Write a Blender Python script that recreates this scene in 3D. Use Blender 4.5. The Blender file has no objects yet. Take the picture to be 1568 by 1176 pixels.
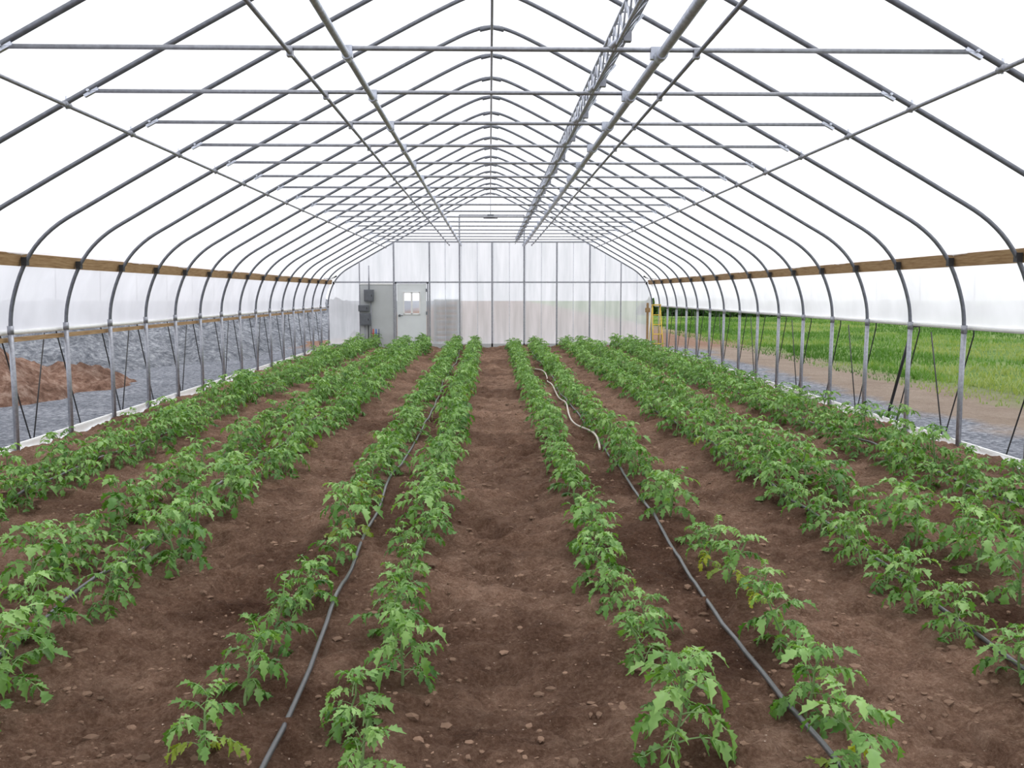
import bpy, math, random
import numpy as np
from mathutils import Vector, Matrix
random.seed(7); rng=np.random.default_rng(7)
scn=bpy.context.scene
scn.view_settings.view_transform='Standard'
scn.view_settings.look='None'
scn.view_settings.exposure=0.0

# ------------------------------------------------------------ materials
def new_mat(name):
    m=bpy.data.materials.new(name); m.use_nodes=True
    nt=m.node_tree; nt.nodes.clear()
    out=nt.nodes.new('ShaderNodeOutputMaterial')
    return m,nt,out
def N(nt,t,**kw):
    n=nt.nodes.new(t)
    for k,v in kw.items():
        if k.startswith('i_'): n.inputs[k[2:].replace('_',' ')].default_value=v
        else: setattr(n,k,v)
    return n
def ramp(nt,fac,stops):
    r=nt.nodes.new('ShaderNodeValToRGB'); cr=r.color_ramp
    cr.elements[0].position=stops[0][0]; cr.elements[0].color=(*stops[0][1],1)
    cr.elements[1].position=stops[-1][0]; cr.elements[1].color=(*stops[-1][1],1)
    for p,c in stops[1:-1]:
        e=cr.elements.new(p); e.color=(*c,1)
    nt.links.new(fac,r.inputs[0]); return r.outputs[0]
def noise(nt,vec,scale,detail=4,rough=.6):
    n=nt.nodes.new('ShaderNodeTexNoise'); n.inputs['Scale'].default_value=scale
    n.inputs['Detail'].default_value=detail; n.inputs['Roughness'].default_value=rough
    nt.links.new(vec,n.inputs['Vector']); return n.outputs[0]
def pos(nt): return nt.nodes.new('ShaderNodeNewGeometry').outputs['Position']
def mix(nt,fac,a,b,blend='MIX'):
    m=nt.nodes.new('ShaderNodeMix'); m.data_type='RGBA'; m.blend_type=blend
    for sock,v in ((m.inputs[0],fac),(m.inputs[6],a),(m.inputs[7],b)):
        if hasattr(v,'is_linked') or hasattr(v,'links'): nt.links.new(v,sock)
        else: sock.default_value = v if not isinstance(v,tuple) else ((*v,1) if len(v)==3 else v)
    return m.outputs[2]
def bump(nt,h,strength=.5,dist=.02):
    b=nt.nodes.new('ShaderNodeBump'); b.inputs['Strength'].default_value=strength; b.inputs['Distance'].default_value=dist
    nt.links.new(h,b.inputs['Height']); return b.outputs[0]
def princ(nt,out,col,rough=.6,metal=0,normal=None,spec=.5):
    p=nt.nodes.new('ShaderNodeBsdfPrincipled')
    if isinstance(col,tuple): p.inputs['Base Color'].default_value=(*col,1)
    else: nt.links.new(col,p.inputs['Base Color'])
    p.inputs['Roughness'].default_value=rough; p.inputs['Metallic'].default_value=metal
    p.inputs['Specular IOR Level'].default_value=spec
    if normal is not None: nt.links.new(normal,p.inputs['Normal'])
    nt.links.new(p.outputs[0],out.inputs[0]); return p
def plain(name,col,rough=.6,metal=0,var=.12,scale=12,spec=.5):
    m,nt,out=new_mat(name)
    n=noise(nt,pos(nt),scale)
    c=ramp(nt,n,[(.3,tuple(x*(1-var) for x in col)),(.7,tuple(min(1,x*(1+var)) for x in col))])
    princ(nt,out,c,rough,metal,spec=spec); return m

M={}
M['steel']=plain('galvanised_steel',(.33,.34,.38),.42,.55,.2,30)
M['steel_bright']=plain('galvanised_steel_bright',(.55,.58,.66),.36,.6,.2,30)
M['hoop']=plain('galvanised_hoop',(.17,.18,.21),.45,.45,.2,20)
M['black']=plain('black_plastic',(.02,.02,.022),.5)
M['hose']=plain('drip_hose_plastic',(.07,.07,.075),.32,0,.2,30,.6)
M['hosew']=plain('pale_hose_plastic',(.50,.45,.39),.4)
M['yellow']=plain('yellow_paint',(.75,.52,.05),.45)
M['boxg']=plain('grey_enclosure',(.13,.14,.16),.4,.2)
M['panelg']=plain('grey_board',(.50,.52,.53),.6,0,.05,3)
M['door']=plain('door_paint',(.72,.75,.77),.4,0,.03,3)
M['white']=plain('white_vinyl',(.8,.8,.8),.4,0,.04)
M['red']=plain('red_plastic',(.5,.06,.04),.4)
M['blue']=plain('blue_plastic',(.05,.15,.45),.4)
def wood():
    m,nt,out=new_mat('lumber')
    mp=N(nt,'ShaderNodeMapping'); mp.inputs['Scale'].default_value=(20,1.5,20)
    nt.links.new(pos(nt),mp.inputs[0])
    n=noise(nt,mp.outputs[0],3,6)
    c=ramp(nt,n,[(.25,(.20,.105,.04)),(.5,(.34,.21,.10)),(.75,(.44,.30,.16))])
    princ(nt,out,c,.75); return m
M['wood']=wood()
def film(name,tr,col,tcol=(1,1,1),fold_shade=0):
    m,nt,out=new_mat(name)
    mp=N(nt,'ShaderNodeMapping'); mp.inputs['Scale'].default_value=(1,.8,.5); mp.inputs['Rotation'].default_value=(.6,0,0)
    nt.links.new(pos(nt),mp.inputs[0])
    n=noise(nt,mp.outputs[0],2.2,3)
    c=ramp(nt,n,[(.35,tuple(x*(1-fold_shade) for x in col)),(.65,col)])  # shade of diagonal folds painted into the film colour
    tl=N(nt,'ShaderNodeBsdfTranslucent'); nt.links.new(c,tl.inputs[0])
    df=N(nt,'ShaderNodeBsdfDiffuse'); nt.links.new(c,df.inputs[0])
    t=N(nt,'ShaderNodeBsdfTransparent'); t.inputs[0].default_value=(*tcol,1)
    a=N(nt,'ShaderNodeMixShader'); a.inputs[0].default_value=.25
    nt.links.new(tl.outputs[0],a.inputs[1]); nt.links.new(df.outputs[0],a.inputs[2])
    b=N(nt,'ShaderNodeMixShader'); b.inputs[0].default_value=tr
    nt.links.new(a.outputs[0],b.inputs[1]); nt.links.new(t.outputs[0],b.inputs[2])
    nt.links.new(b.outputs[0],out.inputs[0]); return m
M['film']=film('poly_film',.6,(.95,.95,.96))
M['curtain']=film('curtain_film',.07,(.92,.92,.965),fold_shade=.10)
def glass():
    m,nt,out=new_mat('window_glass')
    gl=N(nt,'ShaderNodeBsdfGlossy'); gl.inputs['Roughness'].default_value=.05
    t=N(nt,'ShaderNodeBsdfTransparent')
    b=N(nt,'ShaderNodeMixShader'); b.inputs[0].default_value=.9
    nt.links.new(gl.outputs[0],b.inputs[1]); nt.links.new(t.outputs[0],b.inputs[2]); nt.links.new(b.outputs[0],out.inputs[0]); return m
M['glass']=glass()
def polycarb():
    m,nt,out=new_mat('polycarbonate_sheet')
    p=pos(nt)
    mp=N(nt,'ShaderNodeMapping'); mp.inputs['Scale'].default_value=(3,1,.35)
    nt.links.new(p,mp.inputs[0])
    n=noise(nt,mp.outputs[0],1.3,3)
    c=ramp(nt,n,[(.35,(.58,.60,.62)),(.65,(.80,.81,.84))])
    tl=N(nt,'ShaderNodeBsdfTranslucent'); nt.links.new(c,tl.inputs[0])
    gl=N(nt,'ShaderNodeBsdfGlossy'); gl.inputs['Roughness'].default_value=.25; gl.inputs[0].default_value=(.8,.8,.8,1)
    t=N(nt,'ShaderNodeBsdfTransparent'); t.inputs[0].default_value=(.93,.94,.96,1)
    a=N(nt,'ShaderNodeMixShader'); a.inputs[0].default_value=.12
    nt.links.new(tl.outputs[0],a.inputs[1]); nt.links.new(gl.outputs[0],a.inputs[2])
    b=N(nt,'ShaderNodeMixShader'); b.inputs[0].default_value=.30
    nt.links.new(a.outputs[0],b.inputs[1]); nt.links.new(t.outputs[0],b.inputs[2])
    nt.links.new(b.outputs[0],out.inputs[0]); return m
M['poly']=polycarb()
def soil():
    m,nt,out=new_mat('tilled_soil')
    p=pos(nt)
    big=noise(nt,p,1.3,7,.7); mid=noise(nt,p,6,8,.78); fine=noise(nt,p,55,5,.8)
    c=ramp(nt,mid,[(.36,(.15,.08,.05)),(.5,(.30,.18,.122)),(.64,(.48,.325,.24))])
    c=mix(nt,.5,c,ramp(nt,fine,[(.33,(.11,.06,.04)),(.5,(.28,.175,.125)),(.67,(.58,.42,.32))]))
    c=mix(nt,.75,c,ramp(nt,big,[(.38,(.60,.51,.46)),(.5,(.97,.93,.90)),(.62,(1.3,1.25,1.22))]),'MULTIPLY')
    at=N(nt,'ShaderNodeAttribute'); at.attribute_name='wet'
    c=mix(nt,at.outputs['Fac'],c,mix(nt,1.0,c,(.32,.26,.23),'MULTIPLY'))
    h=mix(nt,.5,mid,fine)
    princ(nt,out,c,.92,0,bump(nt,h,1,.09),.12); return m
M['soil']=soil()
M['clod']=plain('soil_clod',(.20,.128,.09),.95,0,.45,3,.1)
M['pebble']=plain('pebble',(.36,.27,.21),.85,0,.2,9,.3)
def groundmat():
    m,nt,out=new_mat('yard_ground')
    p=pos(nt)
    sep=N(nt,'ShaderNodeSeparateXYZ'); nt.links.new(p,sep.inputs[0])
    n=noise(nt,p,.35,5,.65)
    ma=N(nt,'ShaderNodeMath',operation='MULTIPLY_ADD'); ma.inputs[1].default_value=3.0; ma.inputs[2].default_value=-1.5
    nt.links.new(n,ma.inputs[0])
    add=N(nt,'ShaderNodeMath',operation='ADD'); nt.links.new(sep.outputs[0],add.inputs[0]); nt.links.new(ma.outputs[0],add.inputs[1])
    def step(a,b,src):
        mr=N(nt,'ShaderNodeMapRange'); mr.inputs[1].default_value=a; mr.inputs[2].default_value=b
        nt.links.new(src,mr.inputs[0]); return mr.outputs[0]
    f1=noise(nt,p,14,5,.75); f2=noise(nt,p,1.1,5,.65)
    grav=mix(nt,.6,ramp(nt,f1,[(.35,(.09,.10,.125)),(.5,(.21,.225,.265)),(.65,(.42,.44,.49))]),ramp(nt,f2,[(.35,(.7,.7,.7)),(.65,(1.35,1.32,1.28))]),'MULTIPLY')
    dirt=mix(nt,.5,ramp(nt,f2,[(.3,(.22,.155,.115)),(.7,(.40,.32,.26))]),ramp(nt,f1,[(.3,(.18,.14,.11)),(.7,(.36,.30,.25))]))
    f3=noise(nt,p,.35,6,.7)
    grass=mix(nt,.5,ramp(nt,f3,[(.35,(.06,.14,.03)),(.5,(.13,.24,.06)),(.65,(.33,.36,.17))]),ramp(nt,noise(nt,p,4,6,.75),[(.35,(.05,.11,.025)),(.65,(.24,.34,.10))]))
    c=mix(nt,step(5.7,6.2,add.outputs[0]),grav,dirt)
    c=mix(nt,step(7.4,8.6,add.outputs[0]),c,grass)
    yn=N(nt,'ShaderNodeMath',operation='ADD'); nt.links.new(sep.outputs[1],yn.inputs[0]); nt.links.new(ma.outputs[0],yn.inputs[1])
    ysel=step(28,30,yn.outputs[0]); xsel=step(9,7,add.outputs[0]); xs2=step(-9,-6,add.outputs[0])
    mm=N(nt,'ShaderNodeMath',operation='MULTIPLY'); nt.links.new(ysel,mm.inputs[0]); nt.links.new(xsel,mm.inputs[1])
    m2=N(nt,'ShaderNodeMath',operation='MULTIPLY'); nt.links.new(mm.outputs[0],m2.inputs[0]); nt.links.new(xs2,m2.inputs[1])
    c=mix(nt,m2.outputs[0],c,mix(nt,1.0,dirt,(.9,.7,.62),'MULTIPLY'))
    princ(nt,out,c,.9,0,bump(nt,f1,1,.08),.1); return m
M['ground']=groundmat()
def heapmat(name,stops,sc):
    m,nt,out=new_mat(name); p=pos(nt)
    f=noise(nt,p,sc,6,.75); f2=noise(nt,p,.9,5,.6)
    c=ramp(nt,f,stops)
    c=mix(nt,.6,c,ramp(nt,f2,[(.35,(.55,.55,.55)),(.65,(1.35,1.33,1.3))]),'MULTIPLY')
    princ(nt,out,c,.95,0,bump(nt,f,1,.12),.1); return m
M['gheap']=heapmat('crushed_stone',[(.35,(.10,.11,.135)),(.5,(.225,.24,.275)),(.65,(.42,.44,.48))],8)
M['dheap']=heapmat('red_earth',[(.35,(.10,.055,.04)),(.5,(.20,.12,.09)),(.65,(.34,.245,.20))],5)
def leafmat(name,stops,yellow=(.46,.48,.05),tr=.28,rough=.42,spec=.42):
    m,nt,out=new_mat(name)
    at=N(nt,'ShaderNodeAttribute'); at.attribute_name='tint'
    n=noise(nt,pos(nt),9,3)
    ad=N(nt,'ShaderNodeMath',operation='MULTIPLY_ADD'); ad.inputs[1].default_value=.5
    nt.links.new(at.outputs['Fac'],ad.inputs[0])
    ml=N(nt,'ShaderNodeMath',operation='MULTIPLY'); ml.inputs[1].default_value=.5; nt.links.new(n,ml.inputs[0])
    nt.links.new(ml.outputs[0],ad.inputs[2])
    c=ramp(nt,ad.outputs[0],stops)
    ol=N(nt,'ShaderNodeAttribute'); ol.attribute_name='old'
    c=mix(nt,ol.outputs['Fac'],c,yellow)
    p=nt.nodes.new('ShaderNodeBsdfPrincipled'); nt.links.new(c,p.inputs['Base Color'])
    p.inputs['Roughness'].default_value=rough; p.inputs['Specular IOR Level'].default_value=spec
    tl=N(nt,'ShaderNodeBsdfTranslucent'); 
    c2=mix(nt,1.0,c,(1.25,1.4,.5),'MULTIPLY'); nt.links.new(c2,tl.inputs[0])
    mx=N(nt,'ShaderNodeMixShader'); mx.inputs[0].default_value=tr
    nt.links.new(p.outputs[0],mx.inputs[1]); nt.links.new(tl.outputs[0],mx.inputs[2])
    nt.links.new(mx.outputs[0],out.inputs[0]); return m
M['leaf']=leafmat('tomato_leaf',[(.2,(.045,.135,.025)),(.45,(.115,.265,.055)),(.75,(.30,.50,.17))])
M['stem']=plain('tomato_stem',(.19,.30,.11),.6)
M['grass']=leafmat('grass_blade',[(.2,(.06,.14,.028)),(.5,(.13,.25,.055)),(.8,(.32,.36,.14))],rough=.7,spec=.15)
M['bush']=leafmat('shrub_leaf',[(.2,(.02,.055,.015)),(.5,(.045,.10,.03)),(.8,(.09,.16,.05))],rough=.7,spec=.15)

# ------------------------------------------------------------ mesh builder
class MB:
    def __init__(s): s.v=[];s.f=[];s.m=[];s.mats=[];s.smooth=[]
    def mi(s,k):
        if k not in s.mats: s.mats.append(k)
        return s.mats.index(k)
    def tube(s,pts,r,mat,seg=8,closed_ends=True):
        pts=[Vector(p) for p in pts]; mi=s.mi(mat); base=len(s.v); n=len(pts)
        up=None
        for i,p in enumerate(pts):
            d=(pts[min(i+1,n-1)]-pts[max(i-1,0)]).normalized()
            if up is None:
                up=Vector((0,0,1)) if abs(d.z)<.9 else Vector((0,1,0))
            a=d.cross(up).normalized(); b=a.cross(d).normalized(); up=b
            rr=r[i] if isinstance(r,(list,tuple)) else r
            for k in range(seg):
                t=2*math.pi*k/seg
                s.v.append(tuple(p+a*math.cos(t)*rr+b*math.sin(t)*rr))
        for i in range(n-1):
            for k in range(seg):
                k2=(k+1)%seg
                s.f.append((base+i*seg+k,base+i*seg+k2,base+(i+1)*seg+k2,base+(i+1)*seg+k)); s.m.append(mi); s.smooth.append(True)
        if closed_ends:
            s.f.append(tuple(base+k for k in range(seg))[::-1]); s.m.append(mi); s.smooth.append(False)
            s.f.append(tuple(base+(n-1)*seg+k for k in range(seg))); s.m.append(mi); s.smooth.append(False)
    def box(s,c,sz,mat,rot=None,bev=0):
        mi=s.mi(mat); b=len(s.v); R=rot or Matrix.Identity(3); c=Vector(c)
        hx,hy,hz=[q/2 for q in sz]
        for x in(-hx,hx):
            for y in(-hy,hy):
                for z in(-hz,hz): s.v.append(tuple(c+R@Vector((x,y,z))))
        for f in((0,1,3,2),(4,6,7,5),(0,4,5,1),(2,3,7,6),(0,2,6,4),(1,5,7,3)):
            s.f.append(tuple(b+i for i in f)); s.m.append(mi); s.smooth.append(False)
    def build(s,name,parent=None,bevel=0):
        me=bpy.data.meshes.new(name); me.from_pydata(s.v,[],s.f)
        for k in s.mats: me.materials.append(M[k])
        me.polygons.foreach_set('material_index',s.m); me.polygons.foreach_set('use_smooth',s.smooth)
        me.update()
        o=bpy.data.objects.new(name,me); scn.collection.objects.link(o)
        if parent: o.parent=parent
        if bevel:
            bm=o.modifiers.new('bevel','BEVEL'); bm.width=bevel; bm.segments=2; bm.limit_method='ANGLE'
        return o
def empty(name,loc=(0,0,0)):
    e=bpy.data.objects.new(name,None); e.location=loc; e.empty_display_size=.3; scn.collection.objects.link(e); return e
def np_mesh(name,V,F,mat,smooth=True,parent=None,attrs=None,link=True,mi=None):
    me=bpy.data.meshes.new(name)
    V=np.asarray(V,np.float32); F=np.asarray(F,np.int32)
    k=F.shape[1]
    me.vertices.add(len(V)); me.vertices.foreach_set('co',V.ravel())
    me.loops.add(F.size); me.loops.foreach_set('vertex_index',F.ravel())
    me.polygons.add(len(F)); me.polygons.foreach_set('loop_start',np.arange(len(F),dtype=np.int32)*k)
    try: me.polygons.foreach_set('loop_total',np.full(len(F),k,np.int32))
    except Exception: pass
    me.polygons.foreach_set('use_smooth',np.full(len(F),smooth))
    for q in (mat if isinstance(mat,list) else [mat]): me.materials.append(q)
    if mi is not None: me.polygons.foreach_set('material_index',np.asarray(mi,np.int32))
    for an,av in (attrs or {}).items():
        a=me.attributes.new(an,'FLOAT','POINT'); a.data.foreach_set('value',np.asarray(av,np.float32))
    me.update(); me.validate()
    if not link: return me
    o=bpy.data.objects.new(name,me); scn.collection.objects.link(o)
    if parent: o.parent=parent
    return o
_tab=rng.random((256,256))
def vnoise(x,y):
    xi=np.floor(x).astype(int); yi=np.floor(y).astype(int); fx=x-xi; fy=y-yi
    fx=fx*fx*(3-2*fx); fy=fy*fy*(3-2*fy)
    g=lambda a,b:_tab[a&255,b&255]
    return (g(xi,yi)*(1-fx)+g(xi+1,yi)*fx)*(1-fy)+(g(xi,yi+1)*(1-fx)+g(xi+1,yi+1)*fx)*fy
def fbm(x,y,o=4,rough=.5):
    s=0;a=1;t=0
    for i in range(o):
        s=s+a*vnoise(x*2**i+17.3*i,y*2**i+5.1*i); t+=a; a*=rough
    return s/t-.5

# ------------------------------------------------------------ dimensions
HW=4.65; SP=1.22; Y0=5.73; KMIN=-6; KMAX=18
YB=Y0+SP*KMAX; YF=Y0+SP*KMIN
prof_ctrl=[(4.65,-.05),(4.65,.6),(4.66,1.15),(4.62,1.5),(4.47,1.88),(4.22,2.17),(3.8,2.43),(2.95,2.91),(2.0,3.43),(1.2,3.86),(.55,4.20),(.2,4.36),(0,4.40)]
def catmull(P,sub=5):
    out=[]
    P=[Vector((*p,0)) for p in P]; P=[P[0]*2-P[1]]+P+[Vector((-P[-2].x,P[-2].y,0))]
    for i in range(1,len(P)-2):
        for j in range(sub):
            t=j/sub; a,b,c,d=P[i-1],P[i],P[i+1],P[i+2]
            q=.5*((2*b)+(c-a)*t+(2*a-5*b+4*c-d)*t*t+(3*b-a-3*c+d)*t**3)
            out.append((q.x,q.y))
    out.append((P[-2].x,P[-2].y)); return out
half=catmull(prof_ctrl)
full=half+[(-x,z) for x,z in reversed(half[:-1])]
def prof_z(x):
    x=abs(x)
    pts=[(a,b) for a,b in half if b>1.2]
    for (x1,z1),(x2,z2) in zip(pts,pts[1:]):
        if x2<=x<=x1: return z1+(z2-z1)*(x1-x)/max(1e-6,(x1-x2))
    return 1.2
def prof_x(z):
    for (x1,z1),(x2,z2) in zip(half,half[1:]):
        if z1<=z<=z2: return x1+(x2-x1)*(z-z1)/max(1e-6,(z2-z1))
    return 0
ZC=2.965

# ------------------------------------------------------------ frame
frame=empty('greenhouse_frame',(0,12,0))
def FP(o): o.parent=frame; o.matrix_parent_inverse=Matrix.Translation((0,-12,0)); return o
hoops=MB(); posts=MB(); chords=MB()
xt=prof_x(ZC)
for k in range(KMIN,KMAX+1):
    y=Y0+SP*k
    hoops.tube([(x,y,z) for x,z in full if z>1.05],.0205,'hoop',8)
    for sx in(-1,1):
        posts.tube([(sx*4.65,y,-.05),(sx*4.65,y,.6),(sx*4.66,y,1.22)],.026,'steel',10)
        posts.tube([(sx*4.66,y,1.16),(sx*4.66,y,1.24)],.030,'steel',10)
        posts.box((sx*4.49,y,1.86),(.05,.06,.08),'black')
        px=prof_x(2.87)-.03
        posts.tube([(sx*px,y-.04,2.87),(sx*px,y+.04,2.87)],.024,'steel',8)
        posts.tube([(sx*px,y,2.84),(sx*px,y,2.93)],.009,'steel_bright',6)
        chords.box((sx*(xt-.03),y,ZC),(.11,.028,.045),'steel_bright',Matrix.Rotation(sx*math.radians(28),3,'Y'))
        chords.tube([(sx*(xt-.02),y-.035,ZC),(sx*(xt-.02),y+.035,ZC)],.010,'steel_bright',6)
        chords.box((sx*1.18,y,ZC-.025),(.035,.045,.05),'steel')
        chords.box((sx*(.85 if sx<0 else .94),y,ZC-.02),(.06,.04,.07),'steel_bright')
    if k<KMAX:
        chords.tube([(-xt+.02,y,ZC),(xt-.02,y,ZC)],.0145,'steel',8)
    hoops.tube([(.13,y,4.372),(0,y,4.40),(-.13,y,4.372)],.026,'hoop',8)
FP(hoops.build('hoops')); FP(posts.build('side_posts')); 
FP(chords.build('cross_ties'))
pl=MB()
L=lambda x,z,r,m,y1=YF,y2=YB: pl.tube([(x,y1,z),(x,y2,z)],r,m,8)
for sx in(-1,1):
    L(sx*(prof_x(2.87)-.03),2.865,.0145,'steel'); L(sx*1.18,ZC-.03,.0125,'steel')
L(0,4.36,.015,'steel')
FP(pl.build('purlins'))
ra=MB()
zr=ZC-.045
ra.tube([(-.85,YF,zr),(-.85,YB-.1,zr)],.020,'steel_bright',10)
for k in range(KMIN,KMAX):
    y=Y0+SP*k; ra.tube([(-.85,y-.05,zr),(-.85,y+.05,zr)],.028,'steel_bright',10)
FP(ra.build('trellis_rail'))
ra=MB()
ra.tube([(.96,YF,zr),(.96,YB-.1,zr)],.027,'steel_bright',10)
ra.tube([(1.01,YF,zr+.05),(1.01,YB-.1,zr+.05)],.018,'steel_bright',8)
for x,z in((.70,ZC+.0),(.81,ZC+.14),(.70,ZC+.14)): ra.tube([(x,YF,z),(x,YB-.1,z)],.011,'steel_bright',6)
y=YF; i=0
while y<YB-.7:
    z=ZC
    ra.tube([(.70,y,z),(.81,y+.12,z+.14),(.70,y+.24,z)],.0075,'steel_bright',5)
    ra.tube([(.70,y+.12,z+.14),(.70,y,z),(.70,y-.12,z+.14)],.0065,'steel_bright',5)
    ra.tube([(.70,y+.1,z+.14),(.81,y+.1,z+.14)],.006,'steel',5)
    if i%5==0:
        ra.tube([(.66,y,z-.02),(.84,y,z+.17)],.016,'steel_bright',8)
        ra.tube([(.96,y,zr),(.96,y+.1,zr)],.036,'steel_bright',10)
        ra.box((.76,y+.02,z+.05),(.045,.05,.06),'steel')
    y+=.24;i+=1
FP(ra.build('vent_rack'))
hb=empty('hip_board_rail')
for sx,nm in((-1,'board_left'),(1,'board_right')):
    b=MB(); yy=YF
    while yy<YB-.1:
        y2=min(yy+3.66,YB)
        b.box((sx*4.55,(yy+y2)/2,1.88),(.04,y2-yy-.01,.125),'wood',Matrix.Rotation(-sx*math.radians(12),3,'Y')); yy=y2
    b.build(nm,hb)
b=MB(); b.box((-4.72,(YF+YB)/2,1.10),(.03,YB-YF,.045),'wood'); b.build('board_sill',hb)
# ------------------------------------------------------------ films
def strip(name,pts,off,mat,y1,y2,ny,wob=0,parent=None):
    P=[Vector((x,0,z)) for x,z in pts]; V=[];F=[]
    n=len(P)
    for j in range(ny+1):
        y=y1+(y2-y1)*j/ny
        for i,p in enumerate(P):
            d=(P[min(i+1,n-1)]-P[max(i-1,0)]).normalized(); nrm=Vector((d.z,0,-d.x))
            if nrm.x*p.x<0 or (abs(p.x)<.01 and nrm.z<0): nrm=-nrm
            w=off+(wob*math.sin(y*5.1+i*1.7)*math.sin(y*1.3+i) if wob else 0)
            q=p+nrm*w; V.append((q.x,y,q.z))
    for j in range(ny):
        for i in range(n-1):
            a=j*n+i; F.append((a,a+1,a+n+1,a+n))
    return np_mesh(name,V,F,M[mat],True,parent)
strip('ceiling',[(x,z) for x,z in full if z>1.91],.035,'film',YF,YB+.05,1)
ZL,ZR=1.17,1.215
strip('wall_right',[(prof_x(z),z) for z in np.linspace(ZR+.01,1.92,9)],.075,'curtain',YF,YB,160,.014)
strip('wall_left',[(-prof_x(z),z) for z in np.linspace(ZL+.01,1.92,9)],.075,'curtain',YF,YB,160,.014)
ro=empty('curtain_roll_tube')
for sx,nm,z in((-1,'tube_left',ZL),(1,'tube_right',ZR)):
    b=MB(); b.tube([(sx*4.745,YF,z),(sx*4.745,YB,z)],.025,'white',10)
    b.box((sx*4.62,YB-.3,1.93),(.16,.25,.12),'black'); b.tube([(sx*4.5,YB-.3,1.98),(sx*4.35,YB-.3,2.05)],.025,'black',6)
    b.build(nm,ro,)
for sx,nm in((-1,'baseboard_left'),(1,'baseboard_right')):
    b=MB(); b.box((sx*4.70,(YF+YB)/2,0.02),(.035,YB-YF,.09),'white'); b.tube([(sx*4.70,YF,.07),(sx*4.70,YB,.07)],.012,'white',6); b.build(nm)
rp=empty('anti_billow_rope')
for sx,nm in((-1,'rope_left'),(1,'rope_right')):
    b=MB()
    for k in range(KMIN,KMAX):
        y=Y0+SP*k
        b.tube([(sx*4.80,y+.12,1.9),(sx*4.82,y+.12,1.13),(sx*4.80,y+.62,.0)],.0075,'black',5)
        if k%2: b.tube([(sx*4.80,y+.65,0),(sx*4.82,y+1.05,1.13)],.0075,'black',5)
    b.build(nm,rp)
b=MB(); b.tube([(4.80,11.5,0),(4.82,10.9,1.2)],.018,'black',8); b.tube([(4.80,11.5,0),(4.80,11.5,.06)],.035,'black',8)
b.box((4.82,10.88,1.22),(.08,.1,.1),'black'); b.build('roll_up_crank')
# ------------------------------------------------------------ back wall
DX1,DX2,DZ=-2.74,-1.78,1.86
def wallpoly(name,x1,x2,z1f,z2f,y,mat,n=40,corr=0):
    V=[];F=[]
    for x in np.linspace(x1,x2,n+1):
        yy=y+corr*math.sin(x*60)
        V.append((x,yy,z1f(x))); V.append((x,yy,z2f(x)))
    for i in range(n): F.append((2*i,2*i+2,2*i+3,2*i+1))
    return np_mesh(name,V,F,M[mat],False)
wb=empty('wall_back',(0,YB,0))
def WP(o): o.parent=wb; o.matrix_parent_inverse=Matrix.Translation((0,-YB,0)); return o
top=lambda x:min(prof_z(x),3.03)
WP(wallpoly('sheet_left',-4.64,DX1,lambda x:0,top,YB+.04,'poly',80))
WP(wallpoly('sheet_over_door',DX1,DX2,lambda x:DZ,top,YB+.04,'poly',40))
WP(wallpoly('sheet_right',DX2,4.64,lambda x:0,top,YB+.04,'poly',200))
WP(wallpoly('gable_film',-2.86,2.86,lambda x:3.03,lambda x:max(3.03,prof_z(x)),YB+.05,'film',60))
b=MB()
for x in(-2.77,-1.75,-.89,.04,.96,1.9,2.85):
    t=min(3.05,prof_z(x)); b.box((x,YB-.01,t/2),(.045,.05,t),'steel')
for x in(-.89,.96): b.box((x,YB-.01,3.4),(.04,.04,.76),'steel')
b.box((.035,YB-.01,3.78),(1.85,.04,.035),'steel')
xh=prof_x(1.88); b.box((0,YB-.012,1.88),(xh*2,.045,.04),'steel')
b.box((0,YB-.012,3.03),(5.4,.045,.045),'steel')
b.box((DX2+3.21,YB-.01,.06),(6.4,.05,.12),'panelg')
b.box((-3.7,YB-.01,.06),(1.9,.05,.12),'panelg')
for x in(-3.75,3.75): b.box((x,YB-.01,prof_z(x)/2),(.03,.04,prof_z(x)),'steel')
for i,x in enumerate(np.arange(-1.3,4.6,.46)):
    b.box((x,YB+.03,top(x)/2),(.012,.015,top(x)),'steel_bright')
WP(b.build('wall_frame'))
b=MB(); b.box((.0,YB-.14,3.74),(.18,.16,.10),'boxg'); b.tube([(-.2,YB-.14,3.70),(.2,YB-.14,3.70)],.03,'steel',8); b.tube([(0,YB-.14,3.78),(0,YB-.14,4.3)],.008,'steel',5); b.build('gable_lamp')
b=MB(); b.box((-3.27,YB-.01,.93),(.95,.03,1.84),'panelg'); b.box((-3.27,YB-.03,1.83),(.95,.02,.04),'white'); b.box((-3.27,YB-.03,.1),(.95,.02,.14),'panelg'); WP(b.build('utility_backboard'))
d=empty('door_1',((DX1+DX2)/2,YB,0))
def DP(o): o.parent=d; o.matrix_parent_inverse=Matrix.Translation((-(DX1+DX2)/2,-YB,0)); return o
b=MB(); cx=(DX1+DX2)/2; w=DX2-DX1-.12; yd=YB-.03
wx,wz,ww,wh=cx+.0,1.28,.46,.62
b.box((cx-(w/2+ww/2)/2,yd,.93),(w/2-ww/2,.045,1.80),'door'); b.box((cx+(w/2+ww/2)/2,yd,.93),(w/2-ww/2,.045,1.80),'door')
b.box((cx,yd,.5),(ww,.045,.94),'door') ; b.box((cx,yd,(1.83+wz+wh/2)/2),(ww,.045,1.83-wz-wh/2),'door')
b.box((cx,yd,.975),(ww,.045,.04),'door'); DP(b.build('leaf'))
b=MB()
for a in(-1,1):
    b.box((cx+a*ww/2,yd-.03,wz),(.035,.03,wh+.03),'white'); b.box((cx,yd-.03,wz+a*wh/2),(ww,.03,.035),'white')
    b.box((cx+a*(w/2+.035),yd,.94),(.04,.09,1.88),'steel')
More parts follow.
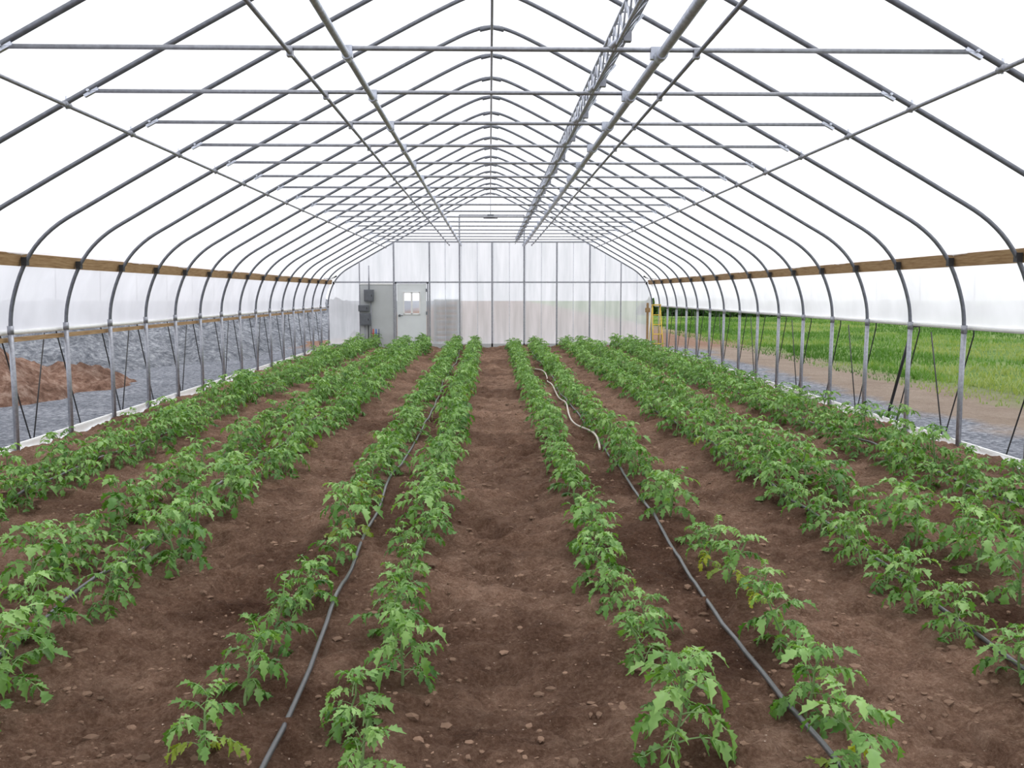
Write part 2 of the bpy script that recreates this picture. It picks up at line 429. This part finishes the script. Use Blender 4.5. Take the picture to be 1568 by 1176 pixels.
b.box((cx,yd-.03,wz),(.05,.03,wh),'white'); b.box((cx,yd,1.86),(w+.12,.09,.04),'steel')
for z in(.3,1.0,1.65): b.box((cx+w/2,yd-.05,z),(.03,.02,.09),'boxg')
DP(b.build('trim'))
b=MB(); b.box((cx,yd,wz),(ww,.01,wh),'glass'); DP(b.build('glazing'))
b=MB(); b.tube([(cx-w/2+.07,yd-.03,.93),(cx-w/2+.07,yd-.09,.93)],.012,'boxg',8); b.tube([(cx-w/2+.04,yd-.09,.93),(cx-w/2+.17,yd-.09,.93)],.013,'boxg',8); b.tube([(cx-w/2+.07,yd-.02,.93),(cx-w/2+.07,yd-.035,.93)],.035,'boxg',12); DP(b.build('handle'))
e=empty('electrical_panel',(-3.5,YB,1.2))
def EP(o): o.parent=e; o.matrix_parent_inverse=Matrix.Translation((3.5,-YB,-1.2)); return o
for (x,z,w_,h,nm) in((-3.47,1.50,.27,.34,'breaker_box'),(-3.62,1.14,.30,.18,'timer_box'),(-3.58,.82,.30,.34,'junction_box')):
    b=MB(); b.box((x,YB-.13,z),(w_,.14,h),'boxg'); b.box((x,YB-.205,z),(w_*.86,.012,h*.86),'boxg'); b.box((x+w_*.3,YB-.217,z),(.02,.015,.06),'black'); EP(b.build(nm,None,.008))
b=MB(); b.tube([(-3.47,YB-.1,1.66),(-3.47,YB-.1,2.35)],.016,'steel',6); b.tube([(-3.42,YB-.1,1.36),(-3.42,YB-.1,.1)],.014,'steel',6)
b.tube([(-3.6,YB-.1,.66),(-3.6,YB-.1,.05)],.014,'steel',6); b.tube([(-3.5,YB-.1,.66),(-3.5,YB-.12,.05)],.014,'black',6)
EP(b.build('conduit'))
b=MB()
for i,(x,m) in enumerate(((-3.36,'red'),(-3.28,'blue'),(-3.2,'boxg'))):
    b.tube([(x,YB-.12,.55),(x,YB-.12,.1)],.016,m,8); b.tube([(x,YB-.12,.42),(x,YB-.18,.42)],.02,m,8); b.box((x,YB-.19,.42),(.07,.015,.02),m)
b.tube([(-3.4,YB-.12,.25),(-3.15,YB-.12,.25)],.018,'steel',8)
b.build('water_manifold')
b=MB()
for x in(-1.62,-.95):
    for yy in(YB+.12,YB+.5): b.box((x,yy,.68),(.04,.04,1.36),'white')
for z in np.arange(.12,1.4,.155): b.box((-1.285,YB+.31,z),(.7,.42,.07),'white')
b.build('white_steps')  # stack of white steps behind the end wall sheets
b=MB()
for s in(0,1):
    xx=4.22+.28*s
    b.tube([(xx,24.9,0),(4.26+.2*s,25.25,1.25)],.014,'yellow',8); b.tube([(xx,25.65,0),(4.26+.2*s,25.3,1.25)],.012,'yellow',8)
for i in range(1,5):
    t=i/5; b.box((4.36,24.9+.35*t,1.25*t),(.27-.08*t,.06,.02),'yellow')
b.box((4.36,25.28,1.26),(.24,.14,.03),'yellow')
b.build('stepladder')
b=MB(); b.box((4.35,26.6,.65),(.06,.04,1.3),'wood'); b.box((4.35,26.575,1.1),(.14,.02,.12),'wood'); b.build('timber_stake')

# ------------------------------------------------------------ floor
rowdef=[(-3.66,.98),(-3.28,.98),(-2.36,1.04),(-1.83,1.04),(-.93,.96),(-.44,.98),(.60,.90),(1.16,.95),(2.05,1.0),(2.55,1.02),(3.42,1.0),(3.84,1.0)]
def hgt(x,y):
    x=np.asarray(x,float); y=np.asarray(y,float)
    h=.12*fbm(x*1.4+30,y*1.1+9,4)+.12*fbm(x*5+3,y*5+8,4,.6)*(1+.8*fbm(x*.8,y*.8,2))+.06*fbm(x*16,y*16,3,.6)
    h=h-.08*np.clip(fbm(x*3.1+50,y*2.6+20,2)-.12,0,1)*4*(np.abs(x-.1)<1.6)
    bed=0
    for c,w in((-3.5,.45),(-2.1,.5),(-.7,.45),(.9,.5),(2.3,.45),(3.7,.45)): bed=bed+.05*np.exp(-((x-c)/w)**4)
    return h+bed+.01
xs=np.linspace(-4.66,4.66,480)
ys=[];y=YF
while y<YB: ys.append(y); y+=(.016 if 2.4<y<6 else .03 if 2<y<12 else .08)
ys.append(YB+.02); ys=np.array(ys)
X,Y=np.meshgrid(xs,ys); Z=hgt(X,Y)
wet=np.zeros_like(X)
for c,w_,s in((-.74,.32,1.),(.95,.32,1.0),(-2.1,.35,.6),(2.25,.4,.9),(-3.5,.35,.5),(3.65,.35,.5)):
    wet=np.maximum(wet,s*np.exp(-((X-c)/w_)**2)*np.clip(.45+3.5*fbm(X*1.3+c*7,Y*.8+3,4),0,1))
wet=np.maximum(wet,np.clip(4.5*fbm(X*.9+40,Y*.6+11,5,.6)-.25,0,.5))
for (a,b_,rx,ry,s) in((-1.2,4.75,.45,.6,1),(.85,5.6,.45,.9,.9),(-1.25,5.7,.35,.5,.6),(.12,6.0,.3,.9,.5),(.2,4.2,.22,.35,.6),(1.9,5.6,.35,.5,.6),(-.7,6.6,.35,1.2,.8),(2.1,6.6,.4,1.2,.7)):
    wet=np.maximum(wet,s*np.exp(-(((X-a)/rx)**2+((Y-b_)/ry)**2)*(1+2.5*fbm(X*4,Y*4,4,.6))))
nx,ny=len(xs),len(ys)
idx=np.arange(nx*ny).reshape(ny,nx)
F=np.stack([idx[:-1,:-1],idx[:-1,1:],idx[1:,1:],idx[1:,:-1]],-1).reshape(-1,4)
np_mesh('floor',np.stack([X,Y,Z],-1).reshape(-1,3),F,M['soil'],True,None,{'wet':wet.ravel()})
import bmesh
bm=bmesh.new(); bmesh.ops.create_icosphere(bm,subdivisions=1,radius=1)
iv=np.array([v.co[:] for v in bm.verts]); itf=np.array([[v.index for v in f.verts] for f in bm.faces]); bm.free()
def lumps(n,smin,smax,pw):
    yy=2.4+rng.random(n)**1.6*13; xx=rng.uniform(-4.5,4.5,n)
    s=smin+(smax-smin)*rng.random(n)**pw
    V=iv[None]*(1+.5*(rng.random((n,12,1))-.5))*s[:,None,None]*np.array([1,1,.6])*rng.uniform(.6,1.4,(n,1,3))
    V[:,:,0]+=xx[:,None];V[:,:,1]+=yy[:,None];V[:,:,2]+=(hgt(xx,yy)-s*.05)[:,None]
    F=itf[None]+(np.arange(n)*12)[:,None,None]
    return V.reshape(-1,3),F.reshape(-1,3)
V1,F1=lumps(22000,.003,.022,4.5); V2,F2=lumps(1500,.003,.006,2)
np_mesh('soil_clods',np.concatenate([V1,V2]),np.concatenate([F1,F2+len(V1)]),[M['clod'],M['pebble']],False,mi=np.r_[np.zeros(len(F1)),np.ones(len(F2))])

# ------------------------------------------------------------ tomato plants
def leaflet(L,W,fold,droop,rr):
    n=8; V=[]
    for i in range(n):
        t=i/(n-1)
        w=W*(math.sin(math.pi*min(1,t**.75))**.8)*(1.25 if i%2 else .70) if 0<i<n-1 else .001
        z=-droop*L*t*t; x=L*t
        V+= [(x-.02*L+.10*L*(i%2),w,z+fold*w+rr.uniform(-.1,.1)*w),(x,0,z),(x-.02*L+.10*L*(i%2),-w,z+fold*w+rr.uniform(-.1,.1)*w)]
    F=[]
    for i in range(n-1):
        a=3*i; F+=[(a,a+1,a+4,a+3),(a+1,a+2,a+5,a+4)]
    return np.array(V),F
def frame_m(d,roll=0,up=Vector((0,0,1))):
    d=d.normalized(); s=up.cross(d)
    if s.length<1e-3: s=Vector((1,0,0))
    s.normalize(); u=d.cross(s)
    return np.array([d,s*math.cos(roll)+u*math.sin(roll),u*math.cos(roll)-s*math.sin(roll)])
def tomato(seed,yellow=0,nl=15,H=.27,RL=.175):
    rr=random.Random(seed); V=[];F=[];MI=[];tint=[];old=[]
    def add(v,f,mi,t,o):
        b=len(V); V.extend(map(tuple,v)); F.extend([tuple(b+i for i in q) for q in f]); MI.extend([mi]*len(f)); tint.extend([t]*len(v)); old.extend([o]*len(v))
    def tri_tube(P,r0,r1):
        v=[];f=[];n=len(P)
        for i,p in enumerate(P):
            r=r0+(r1-r0)*i/(n-1)
            for k in range(4):
                a=k*math.pi/2; v.append((p.x+math.cos(a)*r,p.y+math.sin(a)*r,p.z+(math.sin(a)*r*.5)))
        for i in range(n-1):
            for k in range(4):
                f.append((i*4+k,i*4+(k+1)%4,(i+1)*4+(k+1)%4,(i+1)*4+k))
        add(v,f,1,.5,0)
    lean=Vector((rr.uniform(-.06,.06),rr.uniform(-.06,.06),0))
    stem=[Vector((0,0,-.03))+lean*(t*t)*1.3+Vector((rr.uniform(-.008,.008),rr.uniform(-.008,.008),H*1.05*t)) for t in np.linspace(0,1,6)]
    tri_tube(stem,.008,.004)
    az=rr.random()*6.28; hue=rr.uniform(-.08,.12)
    for i in range(nl):
        t=(i+.6)/nl; h=.10+.90*t; az+=2.4+rr.uniform(-.4,.4)
        base=Vector((lean.x*h*h,lean.y*h*h,H*h))
        R=RL*(1-.42*max(0,t-.5)/.5)*rr.uniform(.75,1.15); 
        el=math.radians(18+46*t+rr.uniform(-10,14)); curl=rr.uniform(1.2,2.2)*(1.0-.2*t)
        P=[base];n=6; p=base.copy(); 
        o=1.0 if (yellow and i<yellow) else rr.uniform(0,.08)
        if o==1.0: o=rr.uniform(.35,.9)
        tn=.75*rr.random()*(.4+.6*t)+.3*t+hue
        dirs=[]
        for j in range(n):
            ee=el-curl*(j/n)**1.2; dd=Vector((math.cos(az)*math.cos(ee),math.sin(az)*math.cos(ee),math.sin(ee)))
            p=p+dd*R/n; 
            if p.z<.02: p.z=.02
            P.append(p.copy()); dirs.append(dd)
        tri_tube(P,.003,.0015)
        sc=(R/.175)**.6
        for (j,s) in((2,.036),(3,.022),(3,.042),(4,.024),(4,.050),(5,.030),(5,.048)):
            for side in(-1,1):
                if rr.random()<.08: continue
                dd=dirs[j-1]; sd=Vector((-math.sin(az),math.cos(az),0))*side
                ang=math.radians(rr.uniform(40,80)); q=(dd*math.cos(ang)+sd*math.sin(ang)); q.z-=rr.uniform(-.05,.65)
                Lf=s*sc*rr.uniform(.85,1.35)
                v,f=leaflet(Lf,Lf*rr.uniform(.22,.31),rr.uniform(.1,.8),rr.uniform(.15,.8),rr)
                v=v@frame_m(q,rr.uniform(-.5,.5)); v=v+np.array(P[j]); v[:,2]=np.maximum(v[:,2],.006)
                add(v,f,0,min(1,max(0,tn+rr.uniform(-.3,.3))),o)
        Lf=.066*sc*rr.uniform(.9,1.25); v,f=leaflet(Lf,Lf*.29,rr.uniform(.1,.6),rr.uniform(.3,.8),rr)
        v=v@frame_m(dirs[-1],rr.uniform(-.3,.3))+np.array(P[-1]); v[:,2]=np.maximum(v[:,2],.006); add(v,f,0,tn,o)
    for i in range(8):
        az+=2.4; ee=math.radians(rr.uniform(30,75)); Lf=rr.uniform(.025,.05)
        q=Vector((math.cos(az)*math.cos(ee),math.sin(az)*math.cos(ee),math.sin(ee)))
        v,f=leaflet(Lf,Lf*.26,.4,.4,rr); v=v@frame_m(q)+np.array(stem[-1]); add(v,f,0,1,0)
    return np_mesh('tomato_plant_mesh',V,F,[M['leaf'],M['stem']],True,None,{'tint':tint,'old':old},link=False,mi=MI)
variants=[tomato(10+i) for i in range(8)]
small=[tomato(40+i,0,12,.25,.150) for i in range(5)]
yell=[tomato(60+i,3+i%2,12,.26,.155) for i in range(3)]
for ri,(rx,rs) in enumerate(rowdef):
    par=empty('tomato_plant_row',(rx,15,0))
    y=2.80+random.uniform(0,.2)
    inner=abs(rx)<1.3
    while y<YB-.45:
        near=y<7.5
        if inner and near: me=random.choice(small*2+variants+(yell*3 if rx in(-.93,1.16) else []) )
        else: me=random.choice(variants*3+[yell[0]])
        s=rs*random.uniform(.70,1.16)
        if y>9: s*=1.06
        px=rx+random.uniform(-.07,.07); pz=float(hgt(px,y))
        o=bpy.data.objects.new('plant',me); scn.collection.objects.link(o)
        o.parent=par; o.location=(px-rx,y-15,pz-.005)
        o.rotation_euler=(random.uniform(-.16,.16),random.uniform(-.16,.16),random.uniform(0,6.28)); o.scale=(s,s,s*random.uniform(.85,1.15))
        step=random.uniform(.29,.46)
        if rx in(-.93,1.16) and y<6.5: step=random.uniform(.38,.56)
        y+=step
dh=empty('drip_irrigation_line')
for i,x0 in enumerate((-3.48,-2.08,-.78,1.05,2.10,3.65)):
    pts=[];ph=random.random()*6
    for y in np.arange(2.0,YB-.6,.12):
        xx=x0+.03*math.sin(y*.7+ph)+.010*math.sin(y*2.3+ph)
        pts.append((xx,y,float(hgt(xx,y))+.014+.012*(math.sin(y*1.9+ph)>.2)))
    z=np.array([p[2] for p in pts]); z=np.convolve(np.pad(z,2,'edge'),np.ones(5)/5,'valid')
    b=MB(); b.tube([(p[0],p[1],float(q)+.010) for p,q in zip(pts,z)],.0105,'hose',8); b.build('hose',dh)
pts=[]
for t in np.linspace(0,1,110):
    y=8.9+t*10; xx=.98+.06*math.sin(t*17+.4)*(.5+.5*math.sin(t*7+1))-.05*t
    pts.append((xx,y,.10+.03*math.sin(t*23)))
b=MB(); b.tube(pts,.0105,'hosew',8); b.build('garden_hose')

# ------------------------------------------------------------ exterior
gx=[-150,-4.72,4.72,150]; gy=[-40,YF,YB+.3,220]
V=[(x,y,-.06) for y in gy for x in gx]; F=[]
for j in range(3):
    for i in range(3):
        if not(i==1 and j==1): F.append((j*4+i,j*4+i+1,j*4+i+5,j*4+i+4))
np_mesh('ground',V,F,M['ground'],False)
def heap(name,bumps,x1,x2,y1,y2,mat,n=90,am=.25,fl=.16):
    xs=np.linspace(x1,x2,n);ys=np.linspace(y1,y2,n);X,Y=np.meshgrid(xs,ys);Z=np.zeros_like(X)
    for cx,cy,rx,ry,h in bumps:
        r=np.sqrt(((X-cx)/rx)**2+((Y-cy)/ry)**2)+.35*fbm(X*.9+cx,Y*.9,3); Z=np.maximum(Z,h*np.clip(1.15-r,0,1)**.85)
    Z=Z*(1+am*2*fbm(X*1.7,Y*1.7,4)) + np.where(Z>.02,fl*fbm(X*4,Y*4,4),0)-.08
    idx=np.arange(n*n).reshape(n,n); F=np.stack([idx[:-1,:-1],idx[:-1,1:],idx[1:,1:],idx[1:,:-1]],-1).reshape(-1,4)
    keep=(Z.ravel()[F].max(1)>-.075)
    np_mesh(name,np.stack([X,Y,Z],-1).reshape(-1,3),F[keep],M[mat])
heap('earth_mound',[(-8.2,15.2,1.3,2.2,.85),(-9.8,15.8,2.2,2.2,1.0),(-7.9,12.3,.9,1.3,.45),(-7.3,16.8,.8,1.2,.45)],-13.5,-5.9,8,18.9,'dheap',150,.45,.28)
heap('gravel_pile',[(-10.2,22.5,2.8,3.4,1.0),(-9.2,29,2.9,4.6,1.05),(-8.4,37,3,5,1.1),(-7.4,45,3,6,1.2),(-15,33,5,8,1.2),(-7.3,25,1.2,2,.5),(-16,24,4,4,1.1)],-22,-5.2,19,54,'gheap',170,.45)
def blades(n,fn,hmin,hmax,w):
    x,y=fn(n); h=rng.uniform(hmin,hmax,n); a=rng.uniform(0,6.28,n); ln=rng.uniform(.2,.9,n)*h
    dx,dy=np.cos(a)*w,np.sin(a)*w; lx,ly=np.cos(a+1.6)*ln,np.sin(a+1.6)*ln; z=np.full(n,-.06)
    V=np.stack([np.stack([x-dx,y-dy,z],-1),np.stack([x+dx,y+dy,z],-1),np.stack([x+dx*.6+lx*.4,y+dy*.6+ly*.4,z+h*.6],-1),np.stack([x-dx*.6+lx*.4,y-dy*.6+ly*.4,z+h*.6],-1),np.stack([x+lx,y+ly,z+h],-1),np.stack([x+lx*1.01,y+ly,z+h],-1)],1)
    f=np.array([[0,1,2,3],[3,2,5,4]]); F=f[None]+(np.arange(n)*6)[:,None,None]
    t=np.repeat(np.clip(rng.random(n)*.3+.3+4*fbm(x*.3,y*.16,4,.6),0,1),6)
    return V.reshape(-1,3),F.reshape(-1,4),t
def region(n):
    x=8.3+rng.random(n)**1.4*32; y=rng.uniform(8,64,n); return x+1.4*fbm(x*.5,y*.5,3),y
def region2(n):
    return 7.2+rng.random(n)*2.0,rng.uniform(8,40,n)
A=blades(80000,region,.04,.15,.016); B=blades(4000,region2,.03,.09,.01)
V=np.concatenate([A[0],B[0]]); F=np.concatenate([A[1],B[1]+len(A[0])]); t=np.concatenate([A[2],B[2]])
np_mesh('meadow_grass',V,F,M['grass'],False,None,{'tint':t,'old':np.zeros(len(V))})
def shrubs(name,P):
    V=[];T=[]
    for cx,cy,r,h in P:
        n=900
        u=rng.normal(size=(n,3)); u/=np.linalg.norm(u,axis=1)[:,None]; u[:,2]=np.abs(u[:,2])
        c=u*np.array([r,r,h])*rng.uniform(.75,1.08,(n,1))+np.array([cx,cy,-.05])
        d1=rng.normal(size=(n,3))*.11; d2=rng.normal(size=(n,3))*.11
        V.append(np.stack([c-d1,c-d2,c+d1,c+d2],1)); T.append(np.repeat(rng.random(n),4))
    V=np.concatenate(V).reshape(-1,3); n=len(V)//4
    np_mesh(name,V,np.arange(n*4).reshape(n,4),M['bush'],False,None,{'tint':np.concatenate(T),'old':np.zeros(n*4)})
P=[]
for t in np.linspace(0,1,34):
    P.append((14+46*t+random.uniform(-1,1),69-3*t+random.uniform(-1,2),random.uniform(1.2,2.2),random.uniform(.6,1.1)))
for i in range(12): P.append((13+random.uniform(-.8,5),66.5+i*1.2,1.8,random.uniform(.8,1.3)))
shrubs('hedgerow',P)

# ------------------------------------------------------------ light
w=bpy.data.worlds.new('overcast_sky'); scn.world=w; w.use_nodes=True
nt=w.node_tree; bg=nt.nodes['Background']; 
tc=N(nt,'ShaderNodeTexCoord'); sep=N(nt,'ShaderNodeSeparateXYZ'); nt.links.new(tc.outputs['Generated'],sep.inputs[0])
c=ramp(nt,sep.outputs[2],[(0,(.82,.84,.89)),(.25,(.93,.95,1)),(1,(1,1,1))]); nt.links.new(c,bg.inputs[0]); bg.inputs[1].default_value=1.58
s=bpy.data.lights.new('sun','SUN'); s.energy=1.5; s.angle=math.radians(35); so=bpy.data.objects.new('sun',s); so.rotation_euler=(math.radians(-14),math.radians(24),0); scn.collection.objects.link(so)
# ------------------------------------------------------------ camera
cam=bpy.data.cameras.new('camera'); co=bpy.data.objects.new('camera',cam); scn.collection.objects.link(co)
co.location=(-.03,0,1.55); cam.sensor_width=36; cam.lens=33.73; cam.clip_end=500
co.rotation_euler=(math.radians(90-5.37),0,math.radians(-1.33))
scn.camera=co
